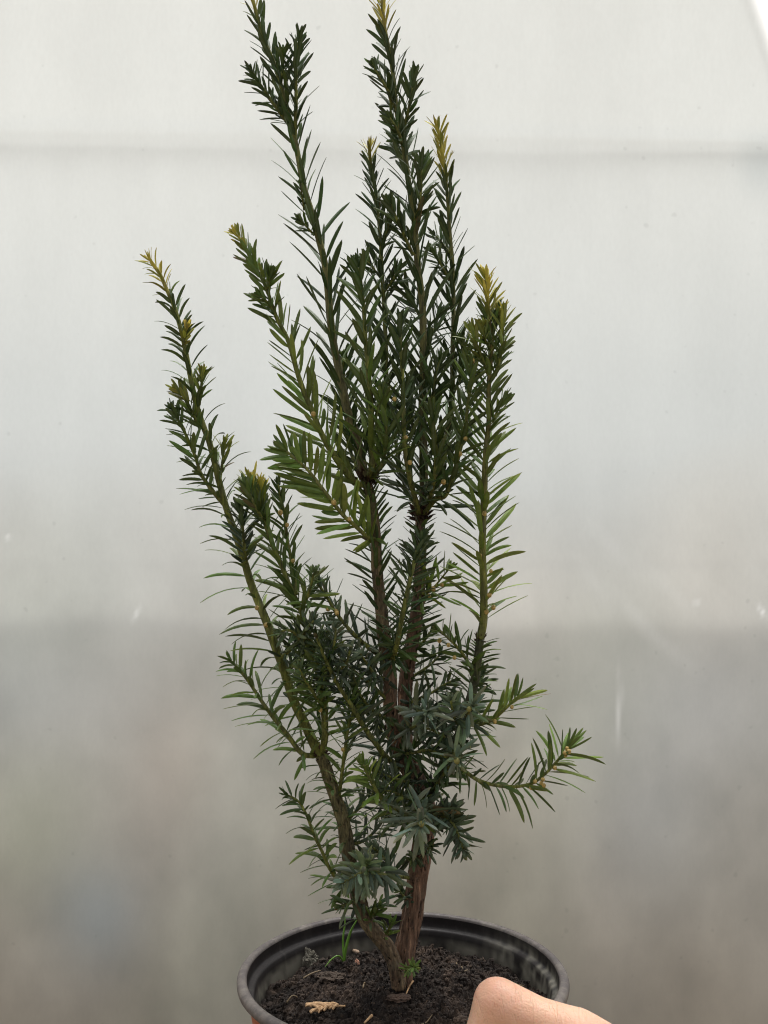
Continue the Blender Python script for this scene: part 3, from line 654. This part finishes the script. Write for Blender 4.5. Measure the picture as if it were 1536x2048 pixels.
for (pp, LL, cc) in (
    ([(803, 1508, 0), (828, 1505, -14), (856, 1500, -20), (888, 1512, -26), (912, 1523, -30)], 46, DARK),
    ([(800, 1470, 0), (824, 1455, -18), (850, 1440, -24), (872, 1425, -26)], 44, BLUE),
    ([(905, 1500, -4), (890, 1475, -18), (868, 1462, -26), (850, 1455, -30)], 42, BLUED),
    ([(860, 1590, 2), (882, 1556, -12), (900, 1530, -18), (910, 1505, -20)], 44, DARK),
    ([(925, 1455, -8), (912, 1440, -20), (905, 1420, -28), (902, 1400, -30)], 46, BLUE),
    ([(832, 1568, 3), (800, 1560, -14), (775, 1552, -20), (752, 1540, -22)], 42, BLUED),
    ([(845, 1600, 2), (815, 1596, -16), (790, 1585, -24), (768, 1580, -28)], 46, BLUED),
    ([(812, 1360, 10), (838, 1345, 14), (862, 1328, 16), (880, 1310, 18)], 42, DARK),
    ([(822, 1300, 10), (845, 1285, 14), (862, 1262, 16)], 42, DARK),
    ([(834, 1225, 10), (850, 1200, 14), (858, 1170, 16)], 44, DARK),
    ([(812, 1430, 8), (845, 1425, 10), (880, 1405, 12), (905, 1390, 14)], 42, BLUED),
    ([(945, 1380, -8), (960, 1360, 0), (968, 1340, 4)], 40, DARK)):
    shoot(pp, 8, 4, L=LL, sp=6, a=(62, 50), curl=8, col=cc, tipc=mixc(cc, BLUE, .5), W=9, name='side_shoot')
# --- stubby shoots that point at the viewer, with spread greyish needles
def star(p0, p1, L, n=26, col=BLUE, W=11, bud=None, spread=(60, 95), dr=.15, pale=PALE, curl=10):
    x0, y0, d0 = p0; x1, y1, d1 = p1; mid = ((x0 + x1) / 2, (y0 + y1) / 2 - 4, (d0 + d1) / 2)
    ln = (P(*p1) - P(*p0)).length
    b = shoot([p0, mid, p1], 9, 6, L=L, sp=ln / PX / n / .78, a=spread[::-1], curl=curl, droop=dr, col=col, tipc=mixc(col, PALE, .25), W=W, name='side_shoot', colb=pale, lprof=(.8, 1, 1, .75), fz=.6, jit=28)
    if bud: balls([bud], b, M_BUDG, 6)
    return b
star((850, 1606, 2), (838, 1650, -56), 70, 30, mixc(BLUE, PALE, .6), 11, (843, 1648, -60), (50, 86))
star((845, 1620, 0), (800, 1640, -36), 60, 20, mixc(BLUE, PALE, .25), 11, None, (58, 92))
star((812, 1430, 6), (856, 1424, -36), 52, 20, mixc(BLUE, PALE, .2), 10, None)
star((925, 1455, -8), (945, 1412, -40), 50, 20, mixc(BLUE, PALE, .1), 10, (938, 1418, -42))
star((900, 1500, -4), (916, 1522, -48), 44, 22, BLUE, 9, (914, 1522, -51))
star((852, 1625, 2), (903, 1640, -20), 46, 22, BLUED, 10, None, (50, 80))
shoot([(893, 1635, -16), (908, 1650, -26), (920, 1680, -32), (930, 1705, -36)], 6, 4, L=44, sp=4, a=(58, 40), col=BLUED, tipc=BLUE, W=9.5, name='side_shoot')
shoot([(852, 1640, 2), (872, 1632, -8), (892, 1622, -12), (905, 1612, -14)], 6, 4, L=44, sp=6, a=(58, 40), col=BLUED, tipc=BLUE, W=9, name='side_shoot')
shoot([(826, 1757, 0), (808, 1754, -4), (794, 1752, -8), (781, 1733, -14), (762, 1710, -18), (745, 1694, -20)], 8, 5, L=44, sp=5.5, a=(64, 45), col=BLUED, tipc=BLUE, W=9.5, name='side_shoot', start=.35)
shoot([(794, 1752, -8), (765, 1748, -26), (735, 1742, -38), (708, 1752, -46), (682, 1768, -50)], 7, 4, L=50, sp=5.5, a=(66, 50), curl=10, droop=.25, col=BLUE, tipc=mixc(BLUE, PALE, .6), W=10.5, name='side_shoot', start=.2, label='low greyish green side shoot in front of the left stem')
shoot([(705, 1765, -12), (722, 1745, -30), (735, 1728, -38)], 7, 4, L=46, sp=5, a=(70, 50), curl=10, droop=.3, col=BLUE, W=10, name='side_shoot')
shoot([(818, 1800, 0), (808, 1793, -8), (797, 1779, -12)], 6, 4, L=24, sp=4.5, a=(55, 40), col=BLUED, W=7, name='side_shoot', c0=BROWN)
shoot([(718, 1800, -12), (700, 1806, -20), (682, 1812, -24)], 6, 3, L=38, sp=7, a=(50, 40), droop=.2, col=BLUED, W=9, name='side_shoot')
shoot([(735, 1842, -10), (748, 1828, -16), (758, 1815, -18)], 6, 4, L=34, sp=6, a=(45, 30), col=MID, W=9, name='side_shoot')
shoot([(770, 1874, -8), (778, 1858, -14), (782, 1846, -16)], 6, 4, L=30, sp=7, a=(45, 30), col=MID, W=8, name='side_shoot')
shoot([(812, 1940, -14), (824, 1936, -22), (829, 1934, -28)], 5, 3, L=17, sp=3.6, a=(85, 70), col=MID, W=5, name='side_shoot', colb=PALE, label='tiny green rosette at the foot of the trunk')
shoot([(844, 1700, 0), (856, 1696, -10), (862, 1694, -14)], 4, 3, L=30, sp=6, a=(60, 50), droop=.6, col=BLUED, W=7, name='side_shoot')
shoot([(838, 1716, 0), (828, 1716, -12), (822, 1718, -16)], 4, 3, L=26, sp=6, a=(60, 50), droop=.6, col=BLUED, W=7, name='side_shoot')

# ------------------------------------------------------------------ small things lying in the pot
def onsoil(px, py):
    """where the sight line through a pixel meets the soil"""
    d = P(px, py, 0) - Vector((0, -D, ZC)); o = Vector((0, -D, ZC)); t = .8
    for _ in range(400):
        q = o + d * t
        if q.z <= soil_z(q.x, q.y): return q
        t += .001
    return q
def strand(name, pix, r0, r1, mat, label, cat, parent=None, lift=.0008, hump=0):
    pts = [onsoil(*p) + Vector((0, 0, lift + hump * math.sin(math.pi * i / (len(pix) - 1)))) for i, p in enumerate(pix)]
    V, Fc, C = tube(catmull(pts, .0008), r0, r1, (1, 1, 1), (1, 1, 1), 3, sides=7, lump=.25)
    o = link(name, V, Fc, mat, parent)
    if label: tag(o, label, cat)
    return o
strand('dry_root', [(1030, 1938), (1040, 1933), (1052, 1940), (1064, 1944), (1082, 1944)], .0010, .0006, M_ROOT, 'longest pale wavy root scrap lying by the right pot wall', 'root scrap')
strand('dry_root', [(998, 1922), (1012, 1927), (1026, 1928), (1034, 1932)], .0010, .0009, M_ROOT, 'short pale root scrap just left of the longest wavy one', 'root scrap')
strand('dry_root', [(920, 1889), (926, 1893), (932, 1900)], .0010, .0011, M_ROOT, 'stubby pale root scrap near the back wall behind the trunk', 'root scrap')
strand('dry_root', [(697, 1902), (706, 1904), (716, 1907)], .0012, .0010, M_ROOT, 'stubby pale scrap beside the grass tuft', 'root scrap')
strand('dry_root', [(826, 1968), (824, 1980), (817, 1992), (810, 2000)], .0006, .0004, M_TAN, 'thin pale rootlet standing at the foot of the trunk', 'root scrap', lift=.0015, hump=.003)
strand('dry_root', [(744, 2034), (736, 2042), (728, 2050)], .0008, .0005, M_TAN, 'thin pale rootlet at the bottom edge of the picture', 'root scrap')
strand('dry_root', [(995, 1905), (1004, 1912), (1020, 1914), (1034, 1926)], .0005, .0004, M_ROOT, 'hair thin grey rootlet arching by the right pot wall', 'root scrap', hump=.002)
def lump(name, px, py, r, mat, label, cat, sq=(1, 1, .8)):
    c = onsoil(px, py) + Vector((0, 0, r * .5)); V, Fc = [], []; ns, nr = 44, 30
    for j in range(nr):
        th = math.pi * (j + .02) / (nr - .96)
        for i in range(ns):
            ph = 6.2832 * i / ns; d = Vector((math.sin(th) * math.cos(ph), math.sin(th) * math.sin(ph), math.cos(th)))
            q = 1 + .5 * noise.noise(d * 1.7 + Vector((px, py, 0)) * .13) + .3 * noise.noise(d * 4 + Vector((px, 1, 2))) + .16 * noise.noise(d * 11)
            V.append(c + Vector((d.x * sq[0], d.y * sq[1], d.z * sq[2])) * r * q)
    for j in range(nr - 1):
        for i in range(ns):
            k = (i + 1) % ns; Fc.append((j * ns + i, (j + 1) * ns + i, (j + 1) * ns + k, j * ns + k))
    return tag(link(name, V, Fc, mat, smooth=False), label, cat)
lump('soil_lump', 619, 1930, .0058, M_STONE, 'grey crusted lump against the left pot wall', 'lump', (.8, .8, 1.05))
lump('soil_lump', 650, 1912, .0036, M_STONE, 'flatter pale lump just right of the grey crusted lump', 'lump', (1.5, .8, .6))
lump('grit', 714, 1929, .0016, M_PINK, 'tiny pinkish grit chip right of the grass tuft', 'grit', (.8, .8, 1.4))
lump('bark_chip', 796, 2003, .0038, m_simple('bark_chip', (.06, .036, .024), .9, 200, .6, 1.5, (400, .8, .001)), 'flat brown bark chip in front of the trunk', 'bark chip', (1.6, 1, .35))
lump('bark_chip', 664, 1962, .0046, m_simple('earth_clod', (.05, .034, .023), .9, 200, .6, 1.5, (400, .8, .001)), 'light brown clod in the left half of the soil', 'clod', (1.5, 1, .5)).name = 'earth_clod'
rd = random.Random(77)
for q in range(11):
    a_ = rd.random() * 6.28; r_ = .066 * math.sqrt(rd.random()); x_, y_ = PC + r_ * math.cos(a_), r_ * math.sin(a_)
    if math.hypot(x_ - PC, y_) < .012: continue
    an = rd.random() * 3.14; L_ = rd.uniform(.005, .011); pts = []
    for k_ in (-1, 0, 1):
        xx, yy = x_ + math.cos(an) * L_ * k_ * .5, y_ + math.sin(an) * L_ * k_ * .5; pts.append(Vector((xx, yy, soil_z(xx, yy) + .0012 + .0008 * (k_ == 0))))
    V, Fc, C = tube(catmull(pts, .0009), .0005, .00025, (1, 1, 1), (1, 1, 1), q, sides=6, lump=.2)
    o = link('fallen_needle', V, Fc, M_GRASSB); tag(o, 'thin withered brown needle lying loose on the soil', 'fallen needle', 'fallen needles on the soil')
# grass tuft
gb = onsoil(688, 1925); gt = tag(empty('grass_tuft', gb), 'small bright green grass tuft growing left of the trunk', 'grass')
def blade(pts, wpx):
    path = catmull(pts, .0012); V, Fc = [], []; n = len(path)
    for j, p in enumerate(path):
        s = j / (n - 1); t = (path[min(j + 1, n - 1)] - path[max(0, j - 1)]).normalized(); u, v = frame(t)
        hw = wpx * PX * .5 * (math.sin(math.pi * min(1, .25 + s * .75)) ** .7 + .05)
        V += [p - u * hw, p + v * .0003, p + u * hw, p - v * .0002]
    for j in range(n - 1):
        for i in range(4):
            k = (i + 1) % 4; Fc.append((j * 4 + i, (j + 1) * 4 + i, (j + 1) * 4 + k, j * 4 + k))
    link('blade', V, Fc, M_GRASS, gt)
dg = gb.y * 1000
blade([gb, P(686, 1880, dg), P(690, 1845, dg), P(688, 1816, dg - 2)], 4)
blade([gb, P(692, 1895, dg - 2), P(702, 1862, dg - 3), P(717, 1834, dg - 4)], 6)
blade([gb, P(678, 1912, dg - 4), P(664, 1918, dg - 6), P(650, 1934, dg - 8)], 4)
# dry scrap of scale leaves
sb = onsoil(655, 2030)
scr = tag(empty('dry_twig', sb), 'dry tan scrap of fan shaped conifer twig lying at the front of the soil', 'twig')
V, Fc = [], []
def seg(a, b, r):
    q, f, c = tube(catmull([a, (a + b) / 2 + Vector((0, 0, .0008)), b], .0006), r, r * .7, (1, 1, 1), (1, 1, 1), 2, sides=6, lump=.35)
    o = len(V); V.extend(q); Fc.extend([tuple(o + i for i in t) for t in f])
rd = random.Random(4)
root = onsoil(690, 2020) + Vector((0, 0, .002)); tip = onsoil(634, 2032) + Vector((0, 0, .003))
seg(root, tip, .0007)
for k in range(11):
    s = .25 + k / 11 * .75; a = root.lerp(tip, s) + Vector((0, 0, .0008)); sg = -1 if k % 2 else 1
    dirv = (tip - root).normalized(); sv = Vector((dirv.y, -dirv.x, 0)) * sg
    e = a + (dirv * rd.uniform(.4, .9) + sv * rd.uniform(.5, .9)) * rd.uniform(.006, .010) + Vector((0, 0, rd.uniform(-.0005, .002)))
    seg(a, e, .0009)
    m = a.lerp(e, .5); seg(m, m + (dirv * .9 + sv * .2) * .004, .0008)
link('leaf_sprays', V, Fc, M_TAN, scr)

# ------------------------------------------------------------------ the hand that holds the pot
def hand():
    V, Fc = [], []
    def capsule(a, b, ra, rb, n=14, flat=1.0, up=Vector((0, 0, 1))):
        t = (b - a); L = t.length; t.normalize(); u = t.cross(up)
        if u.length < .05: u = t.cross(Vector((1, 0, 0)))
        u.normalize(); v = u.cross(t)
        rings = []
        for k in range(5): th = math.pi / 2 * (1 - k / 4); rings.append((-ra * math.sin(th), ra * math.cos(th)))
        for k in range(1, 6): s = k / 6; rings.append((L * s, ra + (rb - ra) * s))
        for k in range(5): th = math.pi / 2 * k / 4; rings.append((L + rb * math.sin(th), rb * math.cos(th)))
        o = len(V)
        for (z, r) in rings:
            for i in range(n):
                an = 6.2832 * i / n; V.append(a + t * z + (u * math.cos(an) + v * math.sin(an) * flat) * max(r, 1e-4))
        for j in range(len(rings) - 1):
            for i in range(n):
                k = (i + 1) % n; Fc.append((o + j * n + i, o + j * n + k, o + (j + 1) * n + k, o + (j + 1) * n + i))
        Fc.append(tuple(o + i for i in range(n))[::-1]); Fc.append(tuple(o + (len(rings) - 1) * n + i for i in range(n)))
    c = Vector((PC, 0, ZR))
    def q(x, y, z): return c + Vector((x, y, z))
    tip, ip = P(955, 2112, -76), P(994, 2004, -74)
    mcp, cmc = P(1152, 2076, -88), P(1310, 2200, -104)
    capsule(tip, ip.lerp(tip, .35), .0095, .0106); capsule(ip.lerp(tip, .4), ip, .0104, .0118)
    capsule(ip, ip.lerp(mcp, .45), .0118, .0110); capsule(ip.lerp(mcp, .45), mcp, .0106, .0135)
    capsule(mcp, cmc, .0140, .0200)
    wrist = q(.175, -.175, -.115)
    capsule(cmc, wrist, .0200, .0270)
    capsule(wrist, q(.36, -.42, -.23), .0270, .0380)                       # forearm
    # palm: four metacarpals from the wrist to knuckles beside the pot wall
    kn = [q(.118, -.058, -.045), q(.112, -.060, -.067), q(.103, -.060, -.088), q(.093, -.058, -.107)]
    for k in kn: capsule(wrist, k, .0200, .0120)
    capsule(mcp, kn[0], .0130, .0110); capsule(cmc, kn[1], .0180, .0120); capsule(cmc, kn[3], .018, .012)
    # fingers reach round the back of the pot wall and close on it
    for i, (k, lens, r0) in enumerate(zip(kn, ((.044, .027, .021), (.047, .030, .022), (.044, .028, .021), (.035, .021, .019)), (.0098, .0100, .0094, .0082))):
        z = k.z - ZR; a = math.atan2(k.y, k.x - PC); p = k; rr = r0
        for L in lens:
            wall = .0835 + (z + .0105) * .167; rad = wall + rr + .001
            a += L / (rad + .004); e = Vector((PC + rad * math.cos(a), rad * math.sin(a), p.z - .001))
            capsule(p, e, rr, rr * .92); p = e; rr *= .92
    o = link('hand', V, Fc, M_SKIN)
    rm = o.modifiers.new('r', 'REMESH'); rm.mode = 'VOXEL'; rm.voxel_size = .0012; rm.use_smooth_shade = True
    sm = o.modifiers.new('s', 'SMOOTH'); sm.iterations = 22; sm.factor = .6
    tag(o, 'bare hand gripping the front right of the pot with its thumb bent over the rim', 'hand')
    # thumb nail
    dn = (tip - ip).normalized(); up = Vector((-.3, -.9, .15)); up = (up - dn * up.dot(dn)).normalized(); sd_ = dn.cross(up); nv, nf = [], []
    for j in range(9):
        s = j / 8; wv = .0052 * (1 - .12 * abs(s - .5)) * (math.sin(math.pi * (.12 + .76 * s)) ** .35)
        for i in range(9):
            b = (i / 8 - .5) * 2
            nv.append(tip - dn * .008 + dn * s * .013 + sd_ * b * wv * 1.1 + up * (.0090 - .0026 * b * b - .0016 * s))
    for j in range(8):
        for i in range(8): nf.append((j * 9 + i, j * 9 + i + 1, (j + 1) * 9 + i + 1, (j + 1) * 9 + i))
    n = link('thumb_nail', nv, nf, M_NAIL, o); so = n.modifiers.new('t', 'SOLIDIFY'); so.thickness = .0008
hand()
print('NEEDLE FACES', sum(len(o.data.polygons) for o in bpy.data.objects if o.name.startswith('needles')))
